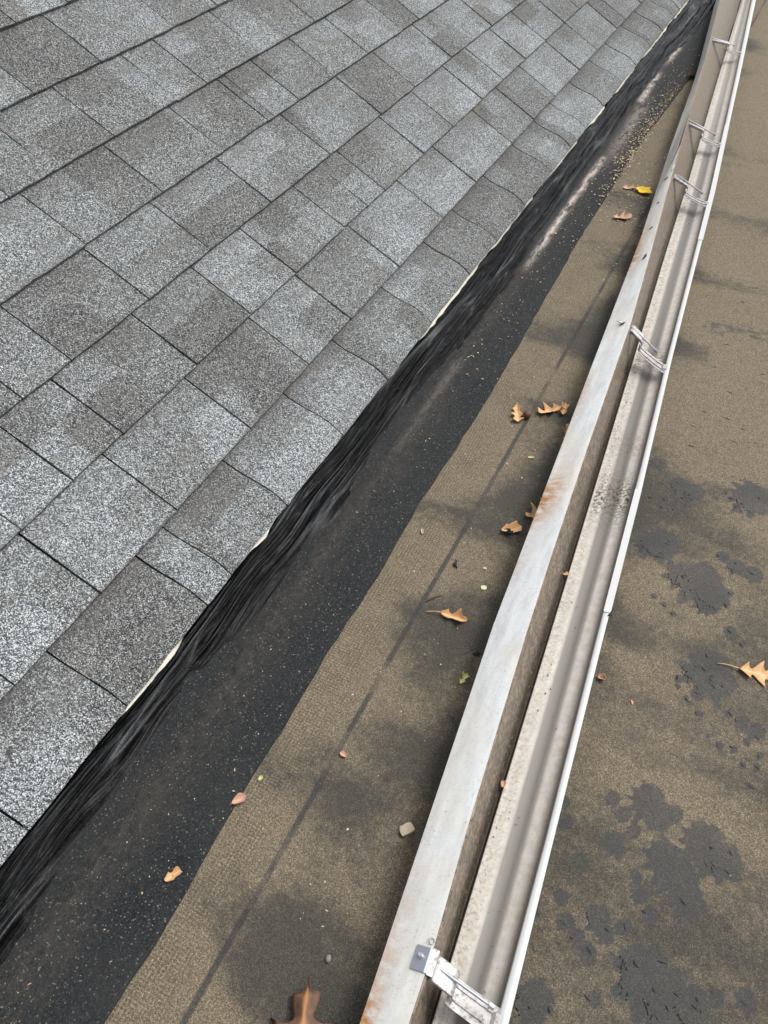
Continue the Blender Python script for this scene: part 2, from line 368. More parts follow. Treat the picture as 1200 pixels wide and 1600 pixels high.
PATCH = [(-0.002, 1.129, 0.015), (0.044, 1.09, 0.016), (0.071, 1.083, 0.019), (0.166, 1.116, 0.036), (0.047, 0.937, 0.031), (0.027, 0.924, 0.018), (0.122, 0.884, 0.039), (0.091, 0.886, 0.022), (0.147, 0.872, 0.027), (0.141, 0.848, 0.019), (0.146, 0.959, 0.01), (0.169, 0.946, 0.015), (0.197, 0.942, 0.015), (0.185, 0.809, 0.011), (0.169, 0.722, 0.038), (0.149, 0.718, 0.016), (0.19, 0.721, 0.02), (0.136, 0.494, 0.024), (0.153, 0.485, 0.019), (0.093, 0.479, 0.01), (0.11, 0.466, 0.01), (0.128, 0.451, 0.009), (0.111, 0.422, 0.015), (0.169, 0.495, 0.012), (0.211, 0.477, 0.026), (0.239, 0.466, 0.022), (0.222, 0.463, 0.022), (0.174, 0.43, 0.025), (0.191, 0.422, 0.025), (0.209, 0.399, 0.019), (0.079, 0.385, 0.009), (0.144, 0.399, 0.008), (0.154, 0.381, 0.01), (0.171, 0.364, 0.01), (0.07, 0.335, 0.009), (0.083, 0.312, 0.01), (0.1, 0.3, 0.01), (0.115, 0.291, 0.011), (0.115, 0.333, 0.014), (0.128, 0.32, 0.011), (0.145, 0.336, 0.009), (0.182, 0.293, 0.032), (0.214, 0.286, 0.031), (0.165, 0.309, 0.015), (0.135, 0.249, 0.008), (0.258, 0.313, 0.009), (0.288, 0.326, 0.012), (0.076, 0.217, 0.021), (0.237, 0.289, 0.021), (0.226, 0.666, 0.009), (0.246, 0.664, 0.012), (0.042, 0.307, 0.011), (0.037, 0.446, 0.008), (0.048, 0.424, 0.008), (0.031, 1.045, 0.005), (0.046, 1.05, 0.005), (0.062, 1.061, 0.005), (0.047, 1.031, 0.005), (0.063, 1.039, 0.005), (0.039, 1.067, 0.005), (0.122, 1.109, 0.005), (0.134, 1.095, 0.005), (0.143, 1.084, 0.005), (0.154, 1.075, 0.005), (0.063, 0.827, 0.005), (0.08, 0.818, 0.005), (0.098, 0.807, 0.005), (0.13, 0.699, 0.004), (0.133, 0.683, 0.004), (0.147, 0.67, 0.004), (0.203, 0.799, 0.005), (0.025, 0.921, 0.005), (0.048, 0.906, 0.005), (0.072, 0.905, 0.005), (0.007, 1.035, 0.005), (0.027, 1.021, 0.005), (0.203, 0.619, 0.005), (0.222, 0.621, 0.005), (0.236, 0.64, 0.005), (0.256, 0.629, 0.005), (0.237, 0.603, 0.005), (0.254, 0.608, 0.005), (0.25, 0.578, 0.005), (0.17, 0.654, 0.005), (0.206, 0.671, 0.005)]
def axis(segs):
    out = []
    for a, b, st in segs: out += list(np.arange(a, b - 1e-9, st))
    out.append(segs[-1][1]); return np.array(out)
xs = axis([(-3, -0.62, 0.2), (-0.62, -0.08, 0.02), (-0.08, 0.36, 0.0035), (0.36, 1.2, 0.02), (1.2, 5.0, 0.2)])
ys = axis([(-2, -0.1, 0.1), (-0.1, 1.35, 0.004), (1.35, 5.0, 0.02), (5.0, 9.0, 0.2)])
X, Y = np.meshgrid(xs, ys, indexing='ij')
def roof_z(X, Y):
    u = X - Y * -0.087
    a = sstep(0.07, 0.25, u) * sstep(1.0, 2.0, Y)
    z = a * 0.008 * (vnoise(X * 1.6 + 3, Y * 5.2, 5) - 0.5) * 2
    z += 0.003 * (vnoise(X * 4, Y * 7, 8) - 0.5) * sstep(0.03, 0.12, u)
    return z
Z = roof_z(X, Y)
patch = np.zeros_like(X)
for px, py, pr in PATCH:
    dx = (X - px); dy = (Y - py) * 0.85
    d = np.sqrt((dx * 0.96 + dy * 0.3) ** 2 + (dy * 0.96 - dx * 0.3) ** 2) / pr
    ang = np.arctan2(Y - py, X - px); d = d * (1 + 0.26 * np.sin(ang * (7 + int(px * 991) % 5) + px * 50) * sstep(0.3, 0.9, d) * np.clip(-np.cos(ang - 0.6) + 0.3, 0, 1))
    patch = np.maximum(patch, 1 - sstep(0.4, 1.6, d))
patch = np.maximum(patch, 0.36 * sstep(0.55, 0.8, vnoise(X * 9, Y * 9, 21)) * sstep(0.1, 0.2, X + 0.087 * Y) * (1 - sstep(1.0, 1.6, Y)))
patch = np.maximum(patch, 0.5 * np.exp(-((Y - 1.62 - 0.1 * (X - 0.05)) / 0.045) ** 2) * sstep(-0.05, 0.0, X) * (1 - sstep(0.12, 0.2, X)))
# dust film bias: heavy along the lap on the left, thin beside the gutter, where dirt and contact shade are painted together
U = X + 0.087 * Y
film_shade = np.where(U < 0, 0.17 * (1 - sstep(-0.33, -0.19, X)) - 0.025, 0.05 * sstep(0.07, 0.16, U) + 0.02 * sstep(1.0, 1.6, Y))
film_shade = film_shade - 0.05 * (U > 0) * (1 - sstep(0.3, 0.5, Y))
film_shade = film_shade + np.where(U < 0, 0.08 * np.sin(Y * 21 + 2 * vnoise(X * 3, Y * 2, 4) * 3), 0) * (X > -0.37)
film_shade = film_shade + sstep(1.9, 3.0, Y) * 0.05
film_shade = film_shade + (U > 0) * sstep(0.9, 1.5, Y) * (0.09 * np.sin(Y * 19 + X * 5 + 3 * vnoise(X * 3, Y * 2, 14)) + 0.09)  # light and dark bands of the sheet's undulations, painted in
low = mesh_obj('low_roof', np.stack([X.ravel(), Y.ravel(), Z.ravel()], 1), grid_faces(len(xs), len(ys)), M['low'], smooth=True, attrs=dict(patch=patch, film_shade=film_shade))
tag(low, kind='structure')

# black membrane strip lapped over the brown roll
EY = [-0.6, -0.014, 0.083, 0.147, 0.226, 0.412, 0.542, 0.693, 0.74, 0.851, 0.999, 1.305, 1.514, 1.809, 1.934, 2.478, 2.813, 3.1, 3.3, 3.45, 6]
EX = [-0.338, -0.338, -0.335, -0.339, -0.344, -0.345, -0.347, -0.347, -0.351, -0.353, -0.351, -0.354, -0.362, -0.371, -0.375, -0.378, -0.368, -0.357, -0.35, -0.30, -0.29]
ys = axis([(-0.5, 3.6, 0.008), (3.6, 5.5, 0.04)])
edge = np.interp(ys, EY, EX) + 0.0025 * (vnoise(ys * 30, 0 * ys, 3) - 0.5) + 0.004 * (vnoise(ys * 6, 0 * ys, 9) - 0.5)
ts = np.concatenate([np.linspace(0, 0.97, 60), [0.985, 0.995, 1.0, 1.0]])
V = []; dust = []; chalk = []
for j, t in enumerate(ts):
    x = -0.60 + (edge + 0.60) * t
    cx = -0.452 + 0.006 * (vnoise(ys * 3, 0 * ys, 31) - 0.5) - 0.012 * sstep(2.2, 3.2, ys)
    near = np.exp(-((x - cx) / 0.03) ** 2)
    z = 0.0035 + 0.0035 * np.exp(-((x - cx) / 0.014) ** 2) + 0.0015 * (vnoise(x * 30, ys * 5, 13) - 0.5)
    z = z + roof_z(x, ys)
    if j >= len(ts) - 2: z = z - (0.0008 if j == len(ts) - 2 else 0.0046)
    V.append(np.stack([x, ys, z], 1))
    d1 = np.exp(-((x - cx) / 0.022) ** 2) * 0.95 + 0.5 * np.exp(-((x - cx - 0.035) / 0.016) ** 2) * (vnoise(ys * 4, x * 40, 6) > 0.4)
    dust.append(np.clip(d1, 0, 1))
    dash = sstep(0.36, 0.5, vnoise(ys * 4.5, 0 * ys, 17)) * (0.12 * sstep(0.8, 1.2, ys) + 0.88 * sstep(1.6, 1.8, ys))
    ch = np.exp(-((x - cx - 0.004) / (0.0085)) ** 2) * dash * 1.1 + 0.35 * np.exp(-((x - cx - 0.022) / 0.02) ** 2) * sstep(2.2, 2.5, ys) * (1 - sstep(2.7, 2.9, ys)) + 0.0
    chalk.append(ch)
V = np.concatenate(V); strip = mesh_obj('membrane_strip', V, grid_faces(len(ts), len(ys)), M['membrane'], smooth=True, attrs=dict(dust=np.concatenate(dust), chalk=np.concatenate(chalk)))
tag(strip, 'black granular membrane strip lapped over the brown roll roofing beside the shingles', 'roofing membrane')

# ------------------------------------------------------------------ shingle roof
X0 = -0.555; CS, SN = math.cos(R(30)), math.sin(R(30))
def ss(a, b, x):
    t = min(max((x - a) / (b - a), 0), 1); return t * t * (3 - 2 * t)
def slope(y, v, h):
    b = 0.0125 * (1 - ss(0.035, 0.125, v)) - 0.0055 * (1 - ss(-0.005, 0.035, v))
    z = v * SN + b + h * CS; x = X0 - v * CS + h * SN
    return (x * (1 - b), y, z)
roof = empty('shingle_roof', (X0, 0, 0)); tag(roof, kind='structure')
nv = 60
# deck / underlay right under the shingles, with soffit side so that it is a body
dv = [0.0, 0.02, 0.04, 0.06, 0.08, 0.1, 0.13, 0.16, 0.3, 1.0, 3.2]
V = []; 
for v in dv:
    for y in (-3.0, 9.0): V.append(slope(y, v, -0.0035))
for v in dv:
    for y in (-3.0, 9.0): p = slope(y, v, -0.0035); V.append((p[0], y, p[2] - (0.02 if v > 0.1 else 0.004)))
n2 = len(dv) * 2; F = [(2 * i, 2 * i + 1, 2 * i + 3, 2 * i + 2) for i in range(len(dv) - 1)] + [(n2 + 2 * i, n2 + 2 * i + 2, n2 + 2 * i + 3, n2 + 2 * i + 1) for i in range(len(dv) - 1)] + [(0, n2, n2 + 1, 1)]
mesh_obj('underlay', V, F, M['deck'], roof)
COURSE = [0.003, 0.139, 0.284, 0.428, 0.571, 0.714, 0.861, 1.006, 1.150, 1.293, 1.437, 1.58]
JOINTS = {0: [0.294, 0.485, 0.551, 0.719, 0.918, 1.105, 1.323, 1.541, 1.713, 1.921, 2.137, 2.32, 2.469, 2.664, 2.884, 3.075, 3.29, 3.48, 3.67],
          1: [0.403, 0.587, 0.804, 1.009, 1.18, 1.318, 1.407, 1.654, 1.865, 2.131, 2.314, 2.511, 2.762, 2.97, 3.225, 3.34],
          2: [0.518, 0.637, 0.84, 1.015, 1.18, 1.388, 1.499, 1.586, 1.806, 1.993, 2.201, 2.368, 2.561, 2.75, 2.953],
          3: [0.686, 0.887, 1.077, 1.295, 1.551, 1.813, 2.012, 2.26, 2.356, 2.573],
          4: [0.893, 1.115, 1.322, 1.497, 1.524, 1.632, 1.803, 1.982, 2.188], 5: [0.978, 1.147, 1.35, 1.456, 1.67, 1.928], 6: [1.287, 1.53, 1.70], 7: [1.213, 1.36]}
HAIR = {(1, 1.318), (2, 1.499), (3, 2.356)}        # hairline laps, hardly any gap
RANGE = {0: (-0.15, 4.5), 1: (-0.05, 4.4), 2: (0.1, 3.9), 3: (0.25, 3.5), 4: (0.4, 3.1), 5: (0.5, 2.8), 6: (0.7, 2.5), 7: (0.85, 2.3), 8: (0.95, 2.2)}
YW = 0.0
def tab_geo(k, y0, y1, lift, gap0, gap1, nx=None, nv=None, jit=0.0011):
    vb = COURSE[k]; vt = COURSE[k + 1] + 0.018; top_h = 0.0012
    nx = nx or max(3, int((y1 - y0) / 0.03)); nv = nv or (9 if k == 0 else 4)
    a0 = rng.uniform(0, 1) * 0.0006; a1 = -rng.uniform(0, 1) * 0.0006; vj = rng.uniform(-1, 1) * 0.0012
    P, UVs, up = [], [], []
    for i in range(nx + 1):
        s = i / nx
        for j in range(nv + 1):
            t = j / nv
            y = y0 + gap0 + (y1 - gap1 - y0 - gap0) * s; v = vb + (vt - vb) * t
            if i in (0, nx): y += rng.uniform(-1, 1) * jit * 0.45 + (a0 if i == 0 else a1) * t
            if j == 0: v += rng.uniform(-1, 1) * jit + vj
            h = (0.0084 + lift) * (1 - t) + top_h * t
            h += 0.0006 * math.sin(s * 9 + k) * (1 - t)
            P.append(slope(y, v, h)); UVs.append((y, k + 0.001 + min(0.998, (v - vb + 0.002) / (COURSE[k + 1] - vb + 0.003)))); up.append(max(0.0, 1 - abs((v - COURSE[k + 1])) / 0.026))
    n = len(P); idx = lambda i, j: i * (nv + 1) + j
    F = [(idx(i, j), idx(i + 1, j), idx(i + 1, j + 1), idx(i, j + 1))[::-1] for i in range(nx) for j in range(nv)]
    ring = [(i, 0) for i in range(nx + 1)] + [(nx, j) for j in range(1, nv + 1)] + [(i, nv) for i in range(nx - 1, -1, -1)] + [(0, j) for j in range(nv - 1, 0, -1)]
    base = {}
    for (i, j) in ring:
        x, y, z = P[idx(i, j)]; t = j / nv
        th = 0.0058 + lift + (-0.0005) if j < nv else 0.001
        th = (0.0084 + lift) * (1 - t) + 0.0011 * t
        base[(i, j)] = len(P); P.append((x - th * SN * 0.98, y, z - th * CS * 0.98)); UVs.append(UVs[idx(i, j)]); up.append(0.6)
    for a, b in zip(ring, ring[1:] + ring[:1]):
        F.append((idx(*a), base[a], base[b], idx(*b)))
    return P, F, UVs, up
stuffP, stuffF, stuffUV, stuffU = [], [], [], []
def add_tab(k, y0, y1, lift, g0=0.0008, g1=0.0008, single=True):
    P, F, U_, up = tab_geo(k, y0, y1, lift, g0, g1, nx=None if single else 2, nv=None if single else (6 if k == 0 else 2))
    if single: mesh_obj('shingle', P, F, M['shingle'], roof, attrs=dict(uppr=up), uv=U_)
    else:
        o = len(stuffP); stuffP.extend(P); stuffF.extend([tuple(i + o for i in f) for f in F]); stuffUV.extend(U_); stuffU.extend(up)
for k in range(11):
    js = list(JOINTS.get(k, [])); lo, hi = RANGE.get(k, (1.5, 1.4))
    if not js: js = [1.1 if k > 7 else 1.0]
    # extend with laid-out joints both ways
    while js[0] > -1.2: js.insert(0, js[0] - rng.choice([0.11, 0.17, 0.19, 0.21, 0.23]))
    while js[-1] < 6.5: js.append(js[-1] + rng.choice([0.11, 0.17, 0.19, 0.21, 0.23]))
    up = k % 2
    for a, b in zip(js, js[1:]):
        up = 1 - up
        g0 = 0.0001 if (k, a) in HAIR else 0.0013 + 0.0006 * max(0, min(a, 4) - 0.8); g1 = 0.0001 if (k, b) in HAIR else 0.0013 + 0.0006 * max(0, min(b, 4) - 0.8)
        add_tab(k, a, b, 0.0010 * up, g0, g1, single=(b > lo and a < hi))
so_ = mesh_obj('shingle', stuffP, stuffF, M['shingle'], roof, attrs=dict(uppr=stuffU), uv=stuffUV); tag(so_, kind='stuff')

# cream drip edge under the bottom course
ys = axis([(-0.6, 5.5, 0.01)])
def drip_row(x, z): return np.stack([x, ys, z], 1)
wv = 0.0025 * (vnoise(ys * 9, 0 * ys, 44) - 0.5) + 0.003 * (vnoise(ys * 2.5, 0 * ys, 45) - 0.5)
xb = X0 * (1 - 0.007)
rows = [drip_row(xb - 0.03 + wv, 0.0225 + 0 * ys), drip_row(xb + 0.000 + wv, 0.0085 + 0 * ys), drip_row(xb + 0.0075 + wv, 0.0075 + 0 * ys), drip_row(xb + 0.0085 + wv, 0.0055 + 0 * ys), drip_row(xb + 0.007 + wv, 0.0045 + 0 * ys)]
tag(mesh_obj('drip_edge', np.concatenate(rows), grid_faces(len(rows), len(ys)), M['drip'], smooth=False), 'thin cream metal drip edge peeking out under the bottom shingles', 'drip edge')

# ------------------------------------------------------------------ roof cement
ys = axis([(-0.45, 3.2, 0.0045), (3.2, 5.4, 0.012)])
CY = [-0.5, -0.012, .11, .23, .38, .51, .64, .76, .86, .97, 1.10, 1.28, 1.40, 1.53, 1.7, 1.96, 2.46, 2.8, 3.13, 3.4, 5.5]
CXs = [-.47, -.471, -.490, -.492, -.500, -.466, -.474, -.462, -.476, -.486, -.470, -.458, -.446, -.440, -.455, -.471, -.462, -.458, -.452, -.43, -.40]
outer = np.interp(ys, CY, CXs) + 0.010 * (vnoise(ys * 14, 0 * ys, 51) - 0.5) + 0.007 * (vnoise(ys * 45, 0 * ys, 52) - 0.5)
# where the cement stops short, the cream drip edge shows
show = np.zeros_like(ys)
for a, b, amt in [(0.262, 0.44, 1.0), (0.60, 0.69, 1.0), (1.06, 1.24, 0.55), (1.24, 1.62, 1.0), (1.66, 2.02, 0.95), (2.10, 2.42, 0.9), (2.5, 2.72, 0.95), (2.78, 3.1, 0.8), (3.15, 3.6, 0.9), (3.65, 4.3, 0.9)]:
    show = np.maximum(show, amt * sstep(a, a + 0.05, ys) * (1 - sstep(b - 0.05, b, ys)))
show = np.maximum(show, 0.35 * sstep(1.15, 1.4, ys))
inner = xb + 0.0003 + (0.0042 + 0.002 * sstep(1.5, 3, ys)) * show * (0.35 + 0.9 * vnoise(ys * 45, 0 * ys, 55)) + 0.0012 * (vnoise(ys * 90, 0 * ys, 57) - 0.5) - 0.003 * (1 - show)
nx = 110; ts = np.linspace(0, 1, nx)
V = []; foot = []; crest_glint = []
for j, t in enumerate(ts):
    x = inner + (outer - inner) * t
    warp = 0.026 * (vnoise(ys * 2.6, x * 10, 61) - 0.5) + 0.010 * (vnoise(ys * 9, x * 30, 64) - 0.5)
    xw = x + warp
    def lines(f_, L_, sd, pw): 
        n = vnoise(xw * f_ + 0.6 * vnoise(ys * L_ * 2.2, xw * f_ * .4, sd + 5), ys * L_, sd); return (1 - np.abs(2 * n - 1)) ** pw
    n1 = vnoise(xw * 70, ys * 1.6, 71); r1 = np.abs(2 * n1 - 1) ** 0.8
    r2 = lines(95, 2.2, 72, 2.2); r3 = lines(210, 6.0, 73, 2.2); r4 = lines(400, 16.0, 74, 1.6)
    env = sstep(0, 0.08, t) * (1 - sstep(0.66, 1.0, t))
    z0 = 0.0085 * (1 - t) ** 1.1 + 0.001 * math.sin(math.pi * min(t * 1.25, 1)) + 0.0012
    z = z0 + (0.0045 * r1 + 0.0055 * r2 + 0.0024 * r3 + 0.0010 * r4) * (0.10 + env) + 0.0012 * (vnoise(x * 150, ys * 60, 77) - 0.5) * (0.25 + env)
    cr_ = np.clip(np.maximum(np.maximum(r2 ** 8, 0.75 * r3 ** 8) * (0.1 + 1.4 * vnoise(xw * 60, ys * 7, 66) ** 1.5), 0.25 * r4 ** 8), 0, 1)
    z = z + 0.004 * (vnoise(x * 40 + 9, ys * 7, 79) - 0.5) * env
    z = np.maximum(z, 0.0005)
    if j == 0: z = np.minimum(z, 0.0105) * 0 + 0.008 + 0.003 * (1 - show)
    if j == nx - 1: z = z * 0 + 0.0015
    crest_glint.append(cr_ * (0.2 + env)); V.append(np.stack([x, ys, z], 1)); foot.append(np.full_like(ys, float(ss(0.62, 1.0, t))))
tag(mesh_obj('roof_cement', np.concatenate(V), grid_faces(nx, len(ys)), M['cement'], smooth=True, attrs=dict(foot=np.concatenate(foot), crest_glint=np.concatenate(crest_glint))),
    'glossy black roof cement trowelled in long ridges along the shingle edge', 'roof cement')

# ------------------------------------------------------------------ gutter
PHI = R(-5.0); cp, sp = math.cos(PHI), math.sin(PHI)
def G(u, v, z): return (u * cp + v * sp, -u * sp + v * cp, z)
Bv = [-0.6, .13, .2, .33, .62, .77, 1.03, 1.42, 1.7, 2.05, 2.35, 3.1, 3.75, 5]; Bu = [-24, -24, -23, -27.5, -32, -32, -30, -24, -29, -37, -43, -55, -74, -95]
Cv = [-0.6, .2, 1.1, 1.85, 2.3, 3, 4, 5]; Cu = [-3, -3, 0, 2, 6, 4, 6, 4]
Dv = [-0.6, .18, .36, .67, 1.05, 1.37, 1.76, 2.15, 3.0, 3.9, 5]; Du = [60, 60, 62.5, 63, 65.5, 64, 66, 67, 58, 45, 30]
Ev = [-0.6, .17, .33, .68, 1.0, 1.38, 2.15, 3.0, 3.9, 5]; Eu = [71, 71, 71, 71.5, 75, 72.5, 77.5, 70, 60, 45]
ZB, ZL = 0.086, 0.051
gut = empty('gutter', G(0, 0.2, 0)); tag(gut, 'long white aluminium rain gutter lying loose across the brown roll roofing', 'gutter')
vv = axis([(-0.45, 3.0, 0.012), (3.0, 5.2, 0.03)])
B = np.interp(vv, Bv, Bu) / 1000; Cc = np.interp(vv, Cv, Cu) / 1000; D = np.interp(vv, Dv, Du) / 1000; Eo = np.interp(vv, Ev, Eu) / 1000
B = B + 0.0012 * (vnoise(vv * 5, 0 * vv, 81) - 0.5)
# inner profile stations: (mix position, z, prof attribute)
st = []
def S(u, z, p, mid=0, silt=0): st.append((u, z, p, mid, silt))
W = D - Cc
S(B - 0.0012, ZB - 0.001, 0.0); S(B, ZB + 0.0005, 0.01); S(B + 0.0014, ZB - 0.001, 0.03)
for q in (0.25, 0.5, 0.75, 0.9): S(B + (Cc - 0.005 - B) * q, ZB + (0.005 - ZB) * q, 0.03 + 0.25 * q)
S(Cc - 0.0045, 0.0035, 0.31); S(Cc - 0.0025, 0.0035, 0.34); S(Cc - 0.0009, 0.0060, 0.36); S(Cc - 0.0002, 0.0125, 0.375); S(Cc + 0.0008, 0.0136, 0.385, 0, 1); S(Cc + 0.003, 0.0142, 0.40, 0, 1)
for q, z, m_, s_ in ((.08, .0150, 0, 1), (.16, .0165, 0, .9), (.23, .0180, 0, .75), (.28, .0187, .1, .55), (.33, .0190, .5, .25), (.38, .0190, .95, .05), (.45, .0190, 1, .0), (.52, .0192, 1, 0), (.60, .0200, .97, 0), (.66, .0218, .7, 0), (.70, .0228, .2, 0), (.73, .0238, 0, 0), (.80, .0256, 0, 0), (.87, .0274, 0, .1), (.925, .0296, 0, .2), (.952, .0330, .5, .5), (.975, .0405, 1, .9), (.99, .0490, 1, 1)):  # mid paints the grey reflection band, then shade below the lip
    S(Cc + W * q, z, 0.4 + 0.6 * q, m_, s_)
n_in = len(st)
S(D, ZL - 0.0005, 1.0); S(D + 0.0006, ZL + 0.0003, 1.0); S(Eo - 0.0005, ZL + 0.0012, 1.0); S(Eo, ZL + 0.0004, 1.0); S(Eo + 0.0003, ZL - 0.011, 1.0); S(Eo - 0.0015, ZL - 0.0125, 1.0)
for q, z in ((1.0, .042), (.975, .0335), (.94, .0288), (.88, .0260), (.80, .0242), (.70, .0214), (.6, .0186), (.5, .0176), (.3, .0170), (.12, .0135), (.02, .0028), (-.06, .0008), (-.12, .0018)):
    S(Cc + W * q, z, 1.0)
S(B - 0.0016, ZB - 0.002, 1.0)
V = []; at = dict(prof=[], mid=[], silt=[], grit=[])
zw = 0.0012 * (vnoise(vv * 4, 0 * vv, 83) - 0.5)
for (u, z, p, m_, s_) in st:
    uu = u + 0 * vv; zz = z + zw * min(1, z / 0.03)
    if p > 0.41 and p < 0.99: zz = zz + 0.0004 * (vnoise(vv * 11, p * 7 + 0 * vv, 85) - 0.5)
    V.append(np.stack([uu * cp + vv * sp, -uu * sp + vv * cp, zz], 1))
    one = np.ones_like(vv)
    at['prof'].append(p * one)
    drift = 0.3 * (vnoise(vv * 3, 0 * vv, 87) - 0.5)
    at['mid'].append(np.clip(m_ + drift * (0 < m_ < 1), 0, 1) * (1 - 0.25 * sstep(2, 3, vv)))
    at['silt'].append(np.clip(s_ * (0.6 + 0.8 * vnoise(vv * 4, 0 * vv, 88)), 0, 1))
    gr = sum(np.exp(-((vv - c) / w_) ** 2) * a for c, w_, a in ((0.985, 0.055, 1.0), (1.40, 0.05, 0.7), (1.13, 0.04, 0.35), (2.12, 0.05, .4), (0.1, .05, .4)))
    at['grit'].append(gr * (0.42 < p < 0.97))
ns = len(st); nvv = len(vv)
F = grid_faces(ns, nvv)
F += [(j, j + 1, (ns - 1) * nvv + j + 1, (ns - 1) * nvv + j) for j in range(nvv - 1)]
fm = []
for i in range(ns - 1): fm += [0 if i < n_in - 1 else 1] * (nvv - 1)
fm += [1] * (nvv - 1)
tr = mesh_obj('trough', np.concatenate(V), F, None, gut, smooth=True, attrs={k: np.concatenate(v) for k, v in at.items()}, mats=[M['trough'], M['white']], fmat=fm)

# aprons: sheet A (near, long) and B (far, lifted at its torn end)
Av = [-0.6, .11, .24, .63, 1.18, 1.82, 2.34, 2.9, 3.6, 5]; Au = [-71, -71.5, -74, -81, -73, -63, -67, -66, -78, -100]
def apron(name, v0f, v1f, lift, bump_, rusts, right_off):
    nr_, na = 13, 260
    V = []; ru = []
    for i in range(nr_):
        s = i / (nr_ - 1)                              # 0 free edge .. 1 ridge
        v0, v1 = v0f(s), v1f(s); v = v0 + (v1 - v0) * np.linspace(0, 1, na)
        A_ = np.interp(v, Av, Au) / 1000; B_ = np.interp(v, Bv, Bu) / 1000 + right_off(v)
        A_ = np.minimum(A_, B_ - 0.014)
        u = A_ + (B_ - A_) * s
        drop = 0.024 + 0.012 * sstep(2.4, 3.4, v)
        z = ZB + 0.0008 - drop * (1 - s) ** 1.15 + lift(v, s)
        z = z + 0.002 * (vnoise(v * 4.5, s * 2 + 0 * v, bump_) - 0.5) * (1 - s) + 0.0010 * (vnoise(v * 18, s * 5 + 0 * v, bump_ + 1) - 0.5)
        V.append(np.stack([u * cp + v * sp, -u * sp + v * cp, z], 1))
        r = 0
        for c, w_, a, reach in rusts:
            r = r + a * np.exp(-((v - c - 0.05 * s) / w_) ** 2) * np.clip(1 - s / reach, 0, 1) ** 0.8
        ru.append(np.clip(r, 0, 1))
    top = np.concatenate(V); bot = top.copy(); bot[:, 2] -= 0.0009; bot[:, 0] -= 0.0003
    n = nr_ * na; f = grid_faces(nr_, na); F = f + [tuple(n + k for k in q[::-1]) for q in f]
    ring = [j for j in range(na)] + [i * na + na - 1 for i in range(1, nr_)] + [(nr_ - 1) * na + j for j in range(na - 2, -1, -1)] + [i * na for i in range(nr_ - 2, 0, -1)]
    F += [(a, b, b + n, a + n) for a, b in zip(ring, ring[1:] + ring[:1])]
    r_ = np.concatenate(ru)
    return mesh_obj(name, np.concatenate([top, bot]), F, M['apron'], gut, smooth=False, attrs=dict(rust=np.concatenate([r_, r_])))
apron('apron', lambda s: -0.44, lambda s: 2.02 + 0.30 * s, lambda v, s: 0 * v, 90,
      [(0.885, 0.06, .8, 0.9), (0.10, 0.035, .7, 0.4), (0.17, 0.10, .35, .5), (0.74, .03, .3, .4), (1.70, .07, .75, .6), (1.82, .05, .6, .5), (1.15, .1, .2, .5), (1.2, .04, .2, .3)], lambda v: -0.0003 + 0 * v)
far_apron = apron('apron', lambda s: 1.92 + 0.33 * s ** 0.8, lambda s: 5.15, lambda v, s: 0.0022 + 0.019 * (1 - sstep(0, 0.42, v - 1.92 - 0.33 * s ** 0.8)) * (0.15 + s * (1.15 - s * .4)), 95, [(3.0, .1, .15, .5)], lambda v: -0.004 * (1 - sstep(2.2, 2.6, v)) + 0.0 * v)
tag(far_apron, 'far length of flange, torn and lifted at its near end')

# torn slivers and holes punched around the screws on the aprons
def shard(v, s, L, wd, ang, zoff):
    A_ = np.interp(v, Av, Au) / 1000; B_ = np.interp(v, Bv, Bu) / 1000; u = A_ + (B_ - A_) * s; z = ZB - 0.024 * (1 - s) ** 1.15 + zoff
    c, s2 = math.cos(ang), math.sin(ang)
    pts = [(-L / 2, 0, 0.001), (-L * .1, -wd, 0.003), (L / 2, 0, 0.0012), (L * .15, wd * .6, 0.0018)]
    P = []
    for a, b, h in pts: P.append(G(u + a * c - b * s2, v + a * s2 + b * c, z + h))
    P += [(p[0], p[1], p[2] - 0.0011) for p in P]
    return P, [(0, 1, 2, 3), (7, 6, 5, 4), (0, 4, 5, 1), (1, 5, 6, 2), (2, 6, 7, 3), (3, 7, 4, 0)]
for (v, s, L, wd, ang) in [(1.845, .55, .022, .003, 1.2), (1.70, .7, .035, .004, 1.35), (1.98, .5, .015, .003, 1.1), (2.17, .93, .045, .004, 1.5), (2.12, .6, .03, .003, 1.2), (2.52, .85, .05, .004, 1.45), (1.42, .65, .024, .0035, 1.0)]:
    P, F = shard(v, s, L, wd, ang, 0.0012)
    mesh_obj('torn_flap', P, F, M['black'] if s < .9 else M['alu'], gut)

# lip seams: a second length of lip lapped over the first
def lip_lap(v0, v1):
    vs_ = np.linspace(v0, v1, 12); D_ = np.interp(vs_, Dv, Du) / 1000 - 0.0006; E_ = np.interp(vs_, Ev, Eu) / 1000 + 0.0003
    E_ = E_ + 0.001 * np.linspace(1, 0, 12)
    rows = [(D_, ZL - 0.003), (D_, ZL + 0.0014), (E_, ZL + 0.0021), (E_ + 0.0004, ZL - 0.012)]
    V = np.concatenate([np.stack([u * cp + vs_ * sp, -u * sp + vs_ * cp, z + 0 * vs_], 1) for u, z in rows])
    mesh_obj('lip_lap', V, grid_faces(4, 12), M['white'], gut)
lip_lap(0.72, 0.99); lip_lap(1.88, 2.6)
# dark bent notch at the near lap
bm = bmesh.new(); p = G(0.0735, 0.718, ZL + 0.0015); tube(bm, [(p[0] - .003, p[1] - .004, p[2]), p, (p[0] + .001, p[1] + .012, p[2] + .001)], [.0008, .002, .0009], 6); bm_obj('bent_notch', bm, M['black'], gut)

